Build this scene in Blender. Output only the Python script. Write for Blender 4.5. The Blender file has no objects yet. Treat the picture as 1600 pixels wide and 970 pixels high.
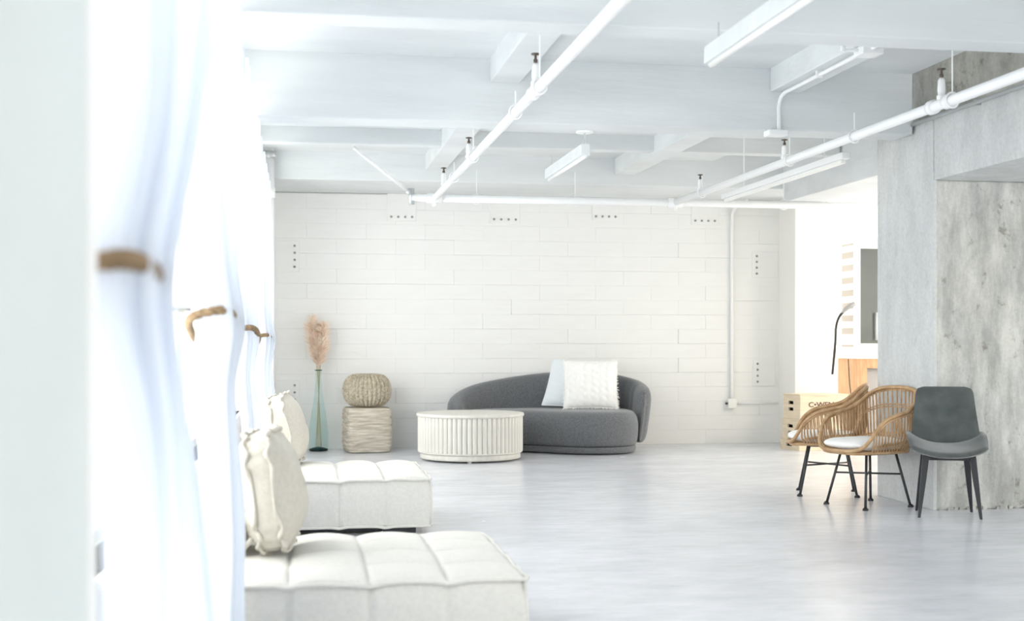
import bpy, bmesh, math, random
from mathutils import Vector, Matrix
random.seed(7)
R = math.radians
SC = bpy.context.scene
COL = SC.collection

# ------------------------------------------------------------------ camera, sky, exposure
cd = bpy.data.cameras.new('camera'); cam = bpy.data.objects.new('camera', cd); COL.objects.link(cam)
cd.sensor_width = 36.0; cd.lens = 45.0; cd.shift_y = 49/1600.0; cd.clip_start = 0.05
cam.location = (0, 0, 1.15); cam.rotation_euler = (R(90), 0, -math.atan(333/2000.0))
cd.dof.use_dof = True; cd.dof.focus_distance = 9.5; cd.dof.aperture_fstop = 2.4
SC.camera = cam

W = bpy.data.worlds.new('daylight'); SC.world = W; W.use_nodes = True
bg = W.node_tree.nodes['Background']; bg.inputs[0].default_value = (1.0, 0.985, 0.965, 1); bg.inputs[1].default_value = 5.0
SC.view_settings.view_transform = 'Standard'; SC.view_settings.look = 'None'
SC.view_settings.gamma = 1.0; SC.view_settings.exposure = 0.54; SC.view_settings.use_curve_mapping = False
SC.cycles.max_bounces = 14; SC.cycles.diffuse_bounces = 9; SC.cycles.transparent_max_bounces = 16
SC.cycles.sample_clamp_indirect = 12

def portal(name, loc, rot, sx, sy):          # daylight portals filling the window openings
    l = bpy.data.lights.new(name, 'AREA'); l.shape = 'RECTANGLE'; l.size = sx; l.size_y = sy
    l.cycles.is_portal = True
    o = bpy.data.objects.new(name, l); COL.objects.link(o); o.location = loc; o.rotation_euler = rot
    return o

# ------------------------------------------------------------------ materials
def mat(name, col, rough=0.6, var=0.0, vscale=6.0, bump=0.0, bscale=40.0, metal=0.0, spec=0.5, stretch=(1,1,1), col2=None, sheen=0.0, detail=4.0, lo=0.35, hi=0.65):
    m = bpy.data.materials.new(name); m.use_nodes = True
    nt = m.node_tree; p = nt.nodes['Principled BSDF']
    p.inputs['Base Color'].default_value = (*col, 1); p.inputs['Roughness'].default_value = rough
    p.inputs['Metallic'].default_value = metal; p.inputs['Specular IOR Level'].default_value = spec
    if sheen: p.inputs['Sheen Weight'].default_value = sheen
    tc = nt.nodes.new('ShaderNodeTexCoord'); mp = nt.nodes.new('ShaderNodeMapping')
    mp.inputs['Scale'].default_value = stretch
    nt.links.new(tc.outputs['Object'], mp.inputs['Vector'])
    if var or col2:
        n = nt.nodes.new('ShaderNodeTexNoise'); n.inputs['Scale'].default_value = vscale; n.inputs['Detail'].default_value = detail
        nt.links.new(mp.outputs[0], n.inputs['Vector'])
        r = nt.nodes.new('ShaderNodeValToRGB')
        r.color_ramp.elements[0].position = lo; r.color_ramp.elements[1].position = hi
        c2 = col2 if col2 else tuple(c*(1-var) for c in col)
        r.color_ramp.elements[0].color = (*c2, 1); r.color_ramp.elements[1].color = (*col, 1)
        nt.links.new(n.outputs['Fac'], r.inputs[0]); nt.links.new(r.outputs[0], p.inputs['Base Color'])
    if bump:
        n2 = nt.nodes.new('ShaderNodeTexNoise'); n2.inputs['Scale'].default_value = bscale; n2.inputs['Detail'].default_value = 5
        nt.links.new(mp.outputs[0], n2.inputs['Vector'])
        b = nt.nodes.new('ShaderNodeBump'); b.inputs['Strength'].default_value = bump; b.inputs['Distance'].default_value = 0.01
        nt.links.new(n2.outputs['Fac'], b.inputs['Height']); nt.links.new(b.outputs[0], p.inputs['Normal'])
    return m

M = {}
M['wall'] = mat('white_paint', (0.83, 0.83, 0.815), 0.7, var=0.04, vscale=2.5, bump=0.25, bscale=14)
M['block'] = mat('painted_block', (0.83, 0.83, 0.81), 0.62, var=0.03, vscale=3, bump=0.35, bscale=9, stretch=(0.5, 1, 2))
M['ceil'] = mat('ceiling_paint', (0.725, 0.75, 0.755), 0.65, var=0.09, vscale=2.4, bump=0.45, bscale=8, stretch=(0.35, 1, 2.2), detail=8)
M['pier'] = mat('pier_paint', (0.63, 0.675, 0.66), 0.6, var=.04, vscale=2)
M['cream'] = mat('cream_paint', (0.84, 0.82, 0.78), 0.7, bump=0.1)
M['frame'] = mat('window_paint', (0.80, 0.82, 0.83), 0.45)
M['pipe'] = mat('pipe_paint', (0.86, 0.87, 0.87), 0.35, bump=0.05, bscale=60)
M['brass'] = mat('old_brass', (0.12, 0.10, 0.08), 0.4, metal=0.7)
M['steel'] = mat('galvanised_steel', (0.55, 0.57, 0.57), 0.4, metal=0.6, bump=0.05)
M['dark'] = mat('dark_metal', (0.035, 0.040, 0.042), 0.42, spec=0.5)
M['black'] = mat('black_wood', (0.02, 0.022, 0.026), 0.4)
M['bolt'] = mat('bolt_grey', (0.30, 0.30, 0.30), 0.5, metal=0.4)
M['linen'] = mat('ivory_linen', (0.655, 0.64, 0.59), 0.9, var=0.06, vscale=60, bump=0.35, bscale=220, sheen=0.2)
M['linen2'] = mat('pillow_linen', (0.545, 0.515, 0.445), 0.92, var=0.09, vscale=50, bump=0.4, bscale=200, sheen=0.2)
M['grey'] = mat('grey_wool', (0.165, 0.173, 0.182), 0.95, var=0.38, vscale=90, bump=0.3, bscale=260, sheen=0.3)
M['whitefab'] = mat('white_cotton', (0.90, 0.89, 0.865), 0.9, bump=0.25, bscale=90, sheen=0.2)
M['palefab'] = mat('pale_cotton', (0.76, 0.80, 0.82), 0.9, bump=0.15, bscale=120, sheen=0.2)
M['velvet'] = mat('grey_green_velvet', (0.082, 0.098, 0.094), 0.7, var=0.42, vscale=9, bump=0.12, bscale=180, sheen=0.45)
M['rattan'] = mat('natural_rattan', (0.56, 0.37, 0.20), 0.5, col2=(0.40, 0.24, 0.115), vscale=14, bump=0.2, bscale=60)
M['jute'] = mat('knitted_jute', (0.56, 0.51, 0.40), 0.95, col2=(0.36, 0.31, 0.225), vscale=40, bump=0.5, bscale=160)
M['hemp'] = mat('woven_hemp', (0.66, 0.61, 0.52), 0.95, col2=(0.43, 0.38, 0.30), vscale=9, bump=0.6, bscale=60, stretch=(0.6, 0.6, 5))
M['table'] = mat('whitewashed_wood', (0.70, 0.68, 0.62), 0.6, var=0.10, vscale=8, bump=0.1, stretch=(3, 3, .6))
M['rope'] = mat('jute_rope', (0.30, 0.21, 0.12), 0.95, col2=(0.18, 0.12, 0.065), vscale=40, bump=0.4, bscale=150)
M['pampas'] = mat('dried_plume', (0.95, 0.88, 0.77), 0.95, col2=(0.90, 0.74, 0.62), vscale=11)
M['stem'] = mat('dried_stem', (0.55, 0.47, 0.30), 0.8)
M['ply'] = mat('birch_plywood', (0.76, 0.64, 0.47), 0.55, var=0.12, vscale=6, stretch=(1, 1, 8), bump=0.05)
M['oak'] = mat('oak_veneer', (0.60, 0.36, 0.19), 0.5, col2=(0.46, 0.25, 0.12), vscale=7, stretch=(6, 6, .7), bump=0.08)
M['ink'] = mat('burnt_ink', (0.12, 0.05, 0.03), 0.7)
M['plast'] = mat('white_plastic', (0.85, 0.85, 0.82), 0.4)
M['grille'] = mat('grey_grille', (0.38, 0.36, 0.34), 0.6)
M['rubber'] = mat('black_rubber', (0.015, 0.015, 0.016), 0.55)

def concrete(name, light, darkc, yellow, stain, rough=0.75):
    m = bpy.data.materials.new(name); m.use_nodes = True; nt = m.node_tree; p = nt.nodes['Principled BSDF']
    p.inputs['Roughness'].default_value = rough
    tc = nt.nodes.new('ShaderNodeTexCoord')
    def noise(scale, st, det=6):
        mp = nt.nodes.new('ShaderNodeMapping'); mp.inputs['Scale'].default_value = st
        nt.links.new(tc.outputs['Object'], mp.inputs['Vector'])
        n = nt.nodes.new('ShaderNodeTexNoise'); n.inputs['Scale'].default_value = scale; n.inputs['Detail'].default_value = det
        n.inputs['Roughness'].default_value = 0.65
        nt.links.new(mp.outputs[0], n.inputs['Vector']); return n.outputs['Fac']
    def ramp(src, a, b, c0, c1):
        r = nt.nodes.new('ShaderNodeValToRGB'); r.color_ramp.elements[0].position = a; r.color_ramp.elements[1].position = b
        r.color_ramp.elements[0].color = (*c0, 1); r.color_ramp.elements[1].color = (*c1, 1)
        nt.links.new(src, r.inputs[0]); return r.outputs[0]
    def mix(fac, a, b, kind='MIX'):
        x = nt.nodes.new('ShaderNodeMix'); x.data_type = 'RGBA'; x.blend_type = kind
        if isinstance(fac, float): x.inputs[0].default_value = fac
        else: nt.links.new(fac, x.inputs[0])
        nt.links.new(a, x.inputs[6]); nt.links.new(b, x.inputs[7]); return x.outputs[2]
    big = ramp(noise(1.6, (1, 1, 0.7)), 0.35, 0.68, darkc, light)
    yel = ramp(noise(1.1, (1, 1, 1)), 0.3, 0.7, light, yellow)
    c = mix(0.45, big, yel)
    streak = ramp(noise(4.0, (1.8, 1.8, 0.55), 9), 0.38, 0.62, tuple(stain for _ in range(3)), (1, 1, 1))
    c = mix(0.85, c, streak, 'MULTIPLY')
    spots = ramp(noise(7.0, (1, 1, 0.8), 9), 0.34, 0.42, (0.42, 0.41, 0.36), (1, 1, 1))
    c = mix(0.75 if stain < .7 else 0.18, c, spots, 'MULTIPLY')
    fine = ramp(noise(45, (1, 1, 1), 3), 0.3, 0.7, (0.86, 0.86, 0.86), (1, 1, 1))
    c = mix(1.0, c, fine, 'MULTIPLY')
    nt.links.new(c, p.inputs['Base Color'])
    b = nt.nodes.new('ShaderNodeBump'); b.inputs['Strength'].default_value = 0.35; b.inputs['Distance'].default_value = 0.01
    nt.links.new(noise(22, (1, 1, 0.5)), b.inputs['Height']); nt.links.new(b.outputs[0], p.inputs['Normal'])
    return m
M['conc'] = concrete('raw_concrete', (0.66, 0.665, 0.635), (0.40, 0.405, 0.385), (0.68, 0.67, 0.57), 0.55)
M['conc_pale'] = concrete('pale_concrete', (0.66, 0.68, 0.675), (0.56, 0.575, 0.57), (0.64, 0.65, 0.62), 0.86)

def floor_mat():
    m = bpy.data.materials.new('polished_concrete'); m.use_nodes = True; nt = m.node_tree; p = nt.nodes['Principled BSDF']
    tc = nt.nodes.new('ShaderNodeTexCoord'); mp = nt.nodes.new('ShaderNodeMapping'); mp.inputs['Scale'].default_value = (0.7, 1.3, 1)
    nt.links.new(tc.outputs['Object'], mp.inputs['Vector'])
    n = nt.nodes.new('ShaderNodeTexNoise'); n.inputs['Scale'].default_value = 1.3; n.inputs['Detail'].default_value = 5; n.inputs['Roughness'].default_value = 0.6
    nt.links.new(mp.outputs[0], n.inputs['Vector'])
    r = nt.nodes.new('ShaderNodeValToRGB'); r.color_ramp.elements[0].position = 0.33; r.color_ramp.elements[1].position = 0.66
    r.color_ramp.elements[0].color = (0.63, 0.64, 0.675, 1); r.color_ramp.elements[1].color = (0.74, 0.75, 0.785, 1)
    nt.links.new(n.outputs['Fac'], r.inputs[0])
    mp2 = nt.nodes.new('ShaderNodeMapping'); mp2.inputs['Scale'].default_value = (0.9, 2.2, 1); nt.links.new(tc.outputs['Object'], mp2.inputs['Vector'])
    n3 = nt.nodes.new('ShaderNodeTexNoise'); n3.inputs['Scale'].default_value = 4.5; n3.inputs['Detail'].default_value = 7; n3.inputs['Roughness'].default_value = 0.7
    nt.links.new(mp2.outputs[0], n3.inputs['Vector'])
    r3 = nt.nodes.new('ShaderNodeValToRGB'); r3.color_ramp.elements[0].position = 0.36; r3.color_ramp.elements[1].position = 0.60
    r3.color_ramp.elements[0].color = (0.88, 0.89, 0.89, 1); r3.color_ramp.elements[1].color = (1, 1, 1, 1)
    nt.links.new(n3.outputs['Fac'], r3.inputs[0])
    mx = nt.nodes.new('ShaderNodeMix'); mx.data_type = 'RGBA'; mx.blend_type = 'MULTIPLY'; mx.inputs[0].default_value = 1.0
    nt.links.new(r.outputs[0], mx.inputs[6]); nt.links.new(r3.outputs[0], mx.inputs[7]); nt.links.new(mx.outputs[2], p.inputs['Base Color'])
    n2 = nt.nodes.new('ShaderNodeTexNoise'); n2.inputs['Scale'].default_value = 3.0; n2.inputs['Detail'].default_value = 6
    nt.links.new(mp.outputs[0], n2.inputs['Vector'])
    mr = nt.nodes.new('ShaderNodeMapRange'); mr.inputs['To Min'].default_value = 0.20; mr.inputs['To Max'].default_value = 0.30
    nt.links.new(n2.outputs['Fac'], mr.inputs[0]); nt.links.new(mr.outputs[0], p.inputs['Roughness'])
    return m
M['floor'] = floor_mat()

def sheer_mat():
    m = bpy.data.materials.new('sheer_white_voile'); m.use_nodes = True; nt = m.node_tree
    for n in list(nt.nodes): nt.nodes.remove(n)
    out = nt.nodes.new('ShaderNodeOutputMaterial')
    d = nt.nodes.new('ShaderNodeBsdfDiffuse'); d.inputs[0].default_value = (0.72, 0.76, 0.82, 1)
    t = nt.nodes.new('ShaderNodeBsdfTranslucent'); t.inputs[0].default_value = (0.66, 0.71, 0.79, 1)
    tr = nt.nodes.new('ShaderNodeBsdfTransparent'); tr.inputs[0].default_value = (1, 1, 1, 1)
    m1 = nt.nodes.new('ShaderNodeMixShader'); m1.inputs[0].default_value = 0.25
    m2 = nt.nodes.new('ShaderNodeMixShader'); m2.inputs[0].default_value = 0.03
    nt.links.new(d.outputs[0], m1.inputs[1]); nt.links.new(t.outputs[0], m1.inputs[2])
    nt.links.new(m1.outputs[0], m2.inputs[1]); nt.links.new(tr.outputs[0], m2.inputs[2]); nt.links.new(m2.outputs[0], out.inputs[0])
    return m
M['sheer'] = sheer_mat()

def thin_glass(name, col, rough=0.02, ior=1.45):
    m = bpy.data.materials.new(name); m.use_nodes = True; nt = m.node_tree
    for n in list(nt.nodes): nt.nodes.remove(n)
    out = nt.nodes.new('ShaderNodeOutputMaterial')
    t = nt.nodes.new('ShaderNodeBsdfTransparent'); t.inputs[0].default_value = (*col, 1)
    g = nt.nodes.new('ShaderNodeBsdfGlossy'); g.inputs[0].default_value = (1, 1, 1, 1); g.inputs['Roughness'].default_value = rough
    fr = nt.nodes.new('ShaderNodeFresnel'); fr.inputs[0].default_value = ior
    x = nt.nodes.new('ShaderNodeMixShader')
    mu = nt.nodes.new('ShaderNodeMath'); mu.operation = 'MULTIPLY'; mu.inputs[1].default_value = 1.0 if ior > 1.3 else 0.35
    nt.links.new(fr.outputs[0], mu.inputs[0]); nt.links.new(mu.outputs[0], x.inputs[0]); nt.links.new(t.outputs[0], x.inputs[1]); nt.links.new(g.outputs[0], x.inputs[2])
    nt.links.new(x.outputs[0], out.inputs[0]); return m
M['pane'] = thin_glass('window_glass', (0.96, 0.98, 0.98))
M['vglass'] = thin_glass('aqua_bottle_glass', (0.88, 0.958, 0.953), ior=1.15)
M['vbase'] = thin_glass('deep_aqua_glass', (0.10, 0.30, 0.30))
def mirror_mat():
    m = bpy.data.materials.new('dark_door_glass'); m.use_nodes = True; p = m.node_tree.nodes['Principled BSDF']
    p.inputs['Base Color'].default_value = (0.10, 0.11, 0.105, 1); p.inputs['Roughness'].default_value = 0.04; p.inputs['Specular IOR Level'].default_value = 1.0
    p.inputs['Coat Weight'].default_value = 0.6
    return m
M['mirror'] = mirror_mat()

# ------------------------------------------------------------------ mesh helpers
class MB:
    def __init__(s): s.v = []; s.f = []
    def box(s, x0, x1, y0, y1, z0, z1):
        b = len(s.v)
        s.v += [(x0,y0,z0),(x1,y0,z0),(x1,y1,z0),(x0,y1,z0),(x0,y0,z1),(x1,y0,z1),(x1,y1,z1),(x0,y1,z1)]
        s.f += [tuple(b+i for i in q) for q in ((0,3,2,1),(4,5,6,7),(0,1,5,4),(1,2,6,5),(2,3,7,6),(3,0,4,7))]
        return s
    def prism(s, pts, z0, z1):                # outline in xy, counter-clockwise
        b = len(s.v); n = len(pts)
        s.v += [(x,y,z0) for x,y in pts] + [(x,y,z1) for x,y in pts]
        s.f.append(tuple(b+n-1-i for i in range(n))); s.f.append(tuple(b+n+i for i in range(n)))
        for i in range(n):
            j = (i+1) % n; s.f.append((b+i, b+j, b+n+j, b+n+i))
        return s
    def tube(s, pts, r, n=8, closed=False):
        P = [Vector(p) for p in pts]; N = len(P)
        rs = r if isinstance(r, (list, tuple)) else [r]*N
        up = None; b = len(s.v)
        for i in range(N):
            if closed: t = P[(i+1) % N] - P[i-1]
            else: t = P[min(i+1, N-1)] - P[max(i-1, 0)]
            if t.length < 1e-9: t = Vector((0,0,1))
            t.normalize()
            if up is None:
                up = Vector((0,0,1)) if abs(t.z) < 0.9 else Vector((1,0,0))
            up = up - t*up.dot(t)
            if up.length < 1e-6: up = t.orthogonal()
            up.normalize(); side = t.cross(up)
            for k in range(n):
                a = 2*math.pi*k/n
                s.v.append(tuple(P[i] + (up*math.cos(a) + side*math.sin(a))*rs[i]))
        for i in range(N if closed else N-1):
            j = (i+1) % N
            for k in range(n):
                l = (k+1) % n
                s.f.append((b+i*n+k, b+i*n+l, b+j*n+l, b+j*n+k))
        if not closed:
            s.f.append(tuple(b+n-1-k for k in range(n))); s.f.append(tuple(b+(N-1)*n+k for k in range(n)))
        return s
    def lathe(s, prof, n=32, cx=0, cy=0):      # prof [(r,z)] bottom to top, capped
        b = len(s.v)
        for r, z in prof:
            for k in range(n):
                a = 2*math.pi*k/n; s.v.append((cx+r*math.cos(a), cy+r*math.sin(a), z))
        for i in range(len(prof)-1):
            for k in range(n):
                l = (k+1) % n
                s.f.append((b+i*n+k, b+i*n+l, b+(i+1)*n+l, b+(i+1)*n+k))
        s.f.append(tuple(b+n-1-k for k in range(n))); s.f.append(tuple(b+(len(prof)-1)*n+k for k in range(n)))
        return s
    def grid(s, fn, nu, nv, cu=False, cv=False):
        b = len(s.v); U = nu if cu else nu+1; V = nv if cv else nv+1
        for j in range(V):
            for i in range(U): s.v.append(tuple(fn(i/nu, j/nv)))
        for j in range(nv):
            for i in range(nu):
                i2 = (i+1) % U; j2 = (j+1) % V
                s.f.append((b+j*U+i, b+j*U+i2, b+j2*U+i2, b+j2*U+i))
        return s
    def build(s, name, m, parent=None, smooth=False, bevel=0.0, loc=None, rot=None, seg=2):
        me = bpy.data.meshes.new(name); me.from_pydata(s.v, [], s.f); me.update()
        if bevel:
            bm = bmesh.new(); bm.from_mesh(me)
            bmesh.ops.bevel(bm, geom=bm.edges[:], offset=bevel, segments=seg, profile=0.6, affect='EDGES', clamp_overlap=True)
            bm.to_mesh(me); bm.free()
        if smooth:
            me.polygons.foreach_set('use_smooth', [True]*len(me.polygons))
        me.materials.append(M[m] if isinstance(m, str) else m)
        o = bpy.data.objects.new(name, me); COL.objects.link(o)
        if parent: o.parent = parent
        if loc: o.location = loc
        if rot: o.rotation_euler = rot
        return o
def inst(src, parent, loc=(0,0,0), rot=(0,0,0), scale=None, name=None):
    o = bpy.data.objects.new(name or src.name.split('.')[0], src.data); COL.objects.link(o); o.parent = parent
    o.location = loc; o.rotation_euler = rot
    if scale: o.scale = scale
    return o
def tag(o, label, cat, group=None):
    o['label'] = label; o['category'] = cat
    if group: o['group'] = group
    return o
def struct(o, label=None):
    o['kind'] = 'structure'
    if label: o['label'] = label
    return o
def thing(name, label, cat, loc=(0,0,0), rz=0.0, group=None):
    o = bpy.data.objects.new(name, None); COL.objects.link(o); o.location = loc; o.rotation_euler = (0,0,rz)
    o.empty_display_size = 0.1
    return tag(o, label, cat, group)
def smoothpath(pts, n=8, closed=False):
    P = [Vector(p) for p in pts]; out = []; N = len(P)
    for i in range(N if closed else N-1):
        if closed: p0,p1,p2,p3 = P[i-1],P[i],P[(i+1)%N],P[(i+2)%N]
        else: p0,p1,p2,p3 = P[max(i-1,0)],P[i],P[i+1],P[min(i+2,N-1)]
        for k in range(n):
            t = k/n
            out.append(0.5*((2*p1)+(p2-p0)*t+(2*p0-5*p1+4*p2-p3)*t*t+(3*p1-p0-3*p2+p3)*t**3))
    if not closed: out.append(P[-1])
    return out
def sm(t): t = max(0., min(1., t)); return t*t*(3-2*t)
def lerp(a, b, t): return a+(b-a)*t
def vn(x, y=0.0, z=0.0):                      # cheap smooth pseudo-noise, -1..1
    return (math.sin(x*1.7+y*2.3+1.3)*math.cos(y*1.9-z*1.3+.7)+math.sin(x*3.1-z*2.7+y*.7)*.5+math.sin(z*4.3+x*.9+2.1)*.4)/1.9

# ================================================================== THE SETTING
XL, XR, YB, YN = -0.55, 10.0, 13.9, -4.0
YF = 17.0
struct(MB().box(XL-.25, XR+.25, YN-.25, YF+.25, -.2, 0).build('floor', 'floor'), 'pale polished concrete floor with soft reflections')

# ceiling: slab with beams and ribs as parts
c = MB()
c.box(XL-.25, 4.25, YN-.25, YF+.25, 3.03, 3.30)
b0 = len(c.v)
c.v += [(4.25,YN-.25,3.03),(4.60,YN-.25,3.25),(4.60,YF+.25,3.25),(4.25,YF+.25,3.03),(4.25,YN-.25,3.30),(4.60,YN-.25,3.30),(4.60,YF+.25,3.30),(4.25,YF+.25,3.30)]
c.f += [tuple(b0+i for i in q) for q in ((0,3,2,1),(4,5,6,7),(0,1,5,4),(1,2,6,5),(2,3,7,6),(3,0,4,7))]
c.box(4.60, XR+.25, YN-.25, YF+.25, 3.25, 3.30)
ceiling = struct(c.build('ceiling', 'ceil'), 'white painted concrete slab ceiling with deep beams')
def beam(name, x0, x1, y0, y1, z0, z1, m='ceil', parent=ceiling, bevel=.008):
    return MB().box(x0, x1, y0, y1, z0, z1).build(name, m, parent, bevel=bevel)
beam('beam', XL, XR, 5.73, 5.93, 2.60, 3.29)
beam('beam', XL, 4.25, 8.40, 8.67, 2.605, 3.29)
cb = beam('concrete_beam', 4.25, XR, 8.40, 8.67, 2.68, 3.29, 'conc'); cb['label'] = 'bare grey concrete end of the painted beam'
beam('beam', XL, XR, 12.80, 13.90, 2.755, 3.29)
beam('beam', XL, XR, 2.9, 3.12, 2.60, 3.29)
beam('beam', XL, XR, 0.1, 0.32, 2.60, 3.29)
beam('beam', XL, 5.0, 11.32, 11.46, 2.89, 3.29)
beam('beam', 5.02, 5.40, 8.67, 12.80, 2.615, 3.29)
for x0, x1 in ((1.25, 1.45), (3.20, 3.42)):
    for y0, y1 in ((-3.9, .1), (.32, 2.9), (3.12, 5.73), (5.93, 8.40), (8.67, 12.80)):
        beam('rib', x0, x1, y0, y1, 2.87, 3.29)

# back wall of painted blocks
wb = struct(MB().box(XL-.25, 5.75, 13.915, 14.15, 0, 3.2).build('wall_back', 'wall'), 'white painted block wall behind the grey sofa')
bh, bw = 0.1615, 0.635
proto = []
for k in range(6):
    ww = bw*(1 if k < 3 else .5)
    m = MB().box(0, ww-.0006, -.028, 0.03, 0, bh-.0006)
    o = m.build('block', 'block', wb, bevel=.0014, seg=1); proto.append(o); o.location = (0, 0, -50)
rb = random.Random(3)
nz = int(2.755/bh)
x_l, x_r = XL, 5.75
firsts = set()
for j in range(nz+1):
    z = j*bh
    x = x_l - (bw*.5 if j % 2 else 0)
    while x < x_r-.01:
        x0, x1 = max(x, x_l), min(x+bw, x_r)
        k = rb.randrange(3)
        zs = min(1.0, (2.756-z)/bh)
        if zs < .12: break
        p = proto[k]
        if k not in firsts: o = p; firsts.add(k)
        else: o = inst(p, wb)
        big = 1 if rb.random() < .16 else 0
        o.location = (x0, 13.925 + rb.uniform(-.0012, .0012) - big*.006, z + rb.uniform(-.0006, .0006))
        o.scale = ((x1-x0)/bw, 1, zs)
        x += bw
for p in proto[3:]: bpy.data.objects.remove(p)
for k in range(3):
    if k not in firsts: bpy.data.objects.remove(proto[k])

# pilaster closing the back wall, and walls of the bright room beyond
pl = struct(MB().box(5.40, 5.79, 13.42, 13.92, 0, 2.80).build('trim_1', 'cream', bevel=.01), 'cream pilaster at the right end of the block wall')
wf = struct(MB().box(5.75, XR+.25, 15.6, 15.85, 0, 3.3).build('wall_far', 'wall'), 'white wall of the bright room beyond the opening')
struct(MB().box(5.75, 5.79, 13.90, 15.6, 0, 3.3).build('wall_side', 'wall'), 'short white return wall of the room beyond')
bb = struct(MB().box(5.79, XR, 15.57, 15.6, 0, .12).build('baseboard_far', 'cream', bevel=.004), 'cream baseboard of the bright room')

# concrete pier, core wall and lintel at the right
wr = struct(MB().box(4.28, XR, 8.155, 9.0, 0, 2.255).build('wall_right', 'conc', bevel=.012), 'bare stained concrete wall behind the dark chair')
pp = MB().box(4.272, 4.30, 8.150, 9.004, 0, 2.68).build('pier_face', 'conc_pale', wr, bevel=.006); pp['label'] = 'pale smooth concrete side of the pier'
lb = MB().box(4.28, 5.25, 2.0, 9.0, 2.255, 2.68).build('lintel_beam', 'conc_pale', wr, bevel=.012)
MB().box(5.25, XR, 8.155, 9.0, 2.255, 2.68).build('upper_wall', 'conc', wr)
rr = random.Random(8)
g = MB()                                    # rough crumbled edge at the foot of the wall
for i in range(60):
    x = 4.3+rr.random()*1.3; s_ = rr.uniform(.004, .014)
    g.box(x, x+s_*2, 8.155-s_, 8.16, 0, s_*1.6)
g.build('crumbled_foot', 'conc', wr)

# right, rear and left outer walls with window openings, the rear ones added for fill light
def wall_x(name, xa, xb, y0, y1, openings, z1, m, label, z0=0):
    g = MB(); y = y0
    for (a, b, s, t) in openings:
        g.box(xa, xb, y, a, 0, z1); g.box(xa, xb, a, b, 0, s); g.box(xa, xb, a, b, t, z1); y = b
    g.box(xa, xb, y, y1, 0, z1)
    return struct(g.build(name, m), label)
lw = [(-3.4, -1.2, .5, 2.6), (1.75, 3.30, .5, 2.6), (3.62, 6.05, .5, 2.6), (6.4, 9.05, .5, 2.6), (9.4, 12.3, .5, 2.5)]
wl = wall_x('wall_left', XL-.25, XL, YN, 14.15, lw, 3.1, 'wall', 'white window wall behind the tied curtains')
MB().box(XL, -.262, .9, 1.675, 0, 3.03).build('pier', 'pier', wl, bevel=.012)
MB().box(XL, -.258, 1.675, 1.735, 0, 3.03).build('corner_trim', 'wall', wl, bevel=.008)
rw = [(-3.2, -.2, .5, 2.7), (.4, 3.6, .5, 2.7), (4.2, 7.6, .5, 2.7), (9.4, 12.2, .3, 2.9), (12.5, 15.4, .3, 2.9)]
wall_x('wall_outer', XR, XR+.25, YN, YF, rw, 3.3, 'wall', 'white outer wall with windows at the far right')
g = MB(); x = XL-.25; RW = ((4.6, 6.8), (7.2, 9.4))  # rear openings put in to let fill light reach the concrete wall
for a, b in RW:
    g.box(x, a, YN-.25, YN, 0, 3.3); g.box(a, b, YN-.25, YN, 0, .6); g.box(a, b, YN-.25, YN, 2.2, 3.3); x = b
g.box(x, XR+.25, YN-.25, YN, 0, 3.3); struct(g.build('wall_rear', 'wall'), 'white unseen wall behind the viewer with openings added for fill light')
for a, b in RW: portal('rear_fill_portal', ((a+b)/2, YN-.13, 1.4), (R(90), 0, 0), b-a, 1.6)
for a, b, s, t in rw: portal('daylight_right', (XR+.13, (a+b)/2, (s+t)/2), (0, R(90), 0), t-s, b-a)
for a, b, s, t in lw: portal('daylight_left', (XL-.13, (a+b)/2, (s+t)/2), (0, R(-90), 0), t-s, b-a)

def window(n, a, b, s, t, x, label):
    e = bpy.data.objects.new('window_%d' % n, None); COL.objects.link(e); e.location = (x, a, s); struct(e, label)
    w_, h = b-a, t-s
    f = MB(); k = .05
    f.box(-.03, .03, 0, w_, 0, k); f.box(-.03, .03, 0, w_, h-k, h); f.box(-.03, .03, 0, k, k, h-k); f.box(-.03, .03, w_-k, w_, k, h-k)
    f.build('window_frame', 'frame', e)
    nx, nzz = max(2, round(w_/.85)), 2
    for i in range(1, nx): MB().box(-.02, .02, w_*i/nx-.018, w_*i/nx+.018, k, h-k).build('mullion', 'frame', e)
    for j in range(1, nzz): MB().box(-.018, .018, k, w_-k, h*.62-.018, h*.62+.018).build('transom', 'frame', e)
    zs = [k, h*.62, h-k]
    for i in range(nx):
        for j in range(2):
            y0, y1 = w_*i/nx+.02, w_*(i+1)/nx-.02
            g = MB(); g.v = [(0,y0,zs[j]+.018),(0,y1,zs[j]+.018),(0,y1,zs[j+1]-.018),(0,y0,zs[j+1]-.018)]; g.f = [(0,1,2,3)]
            g.build('pane', 'pane', e)
    MB().box(.03, .15, 0, w_, -.03, 0).build('window_sill', 'frame', e, bevel=.006)
names = ['behind the foreground curtain', 'behind the second curtain', 'behind the third curtain', 'behind the furthest curtain by the block wall']
for i, (a, b, s, t) in enumerate(lw[1:]):
    window(i+1, a, b, s, t, XL-.12, 'bright white framed window ' + names[i])

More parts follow.
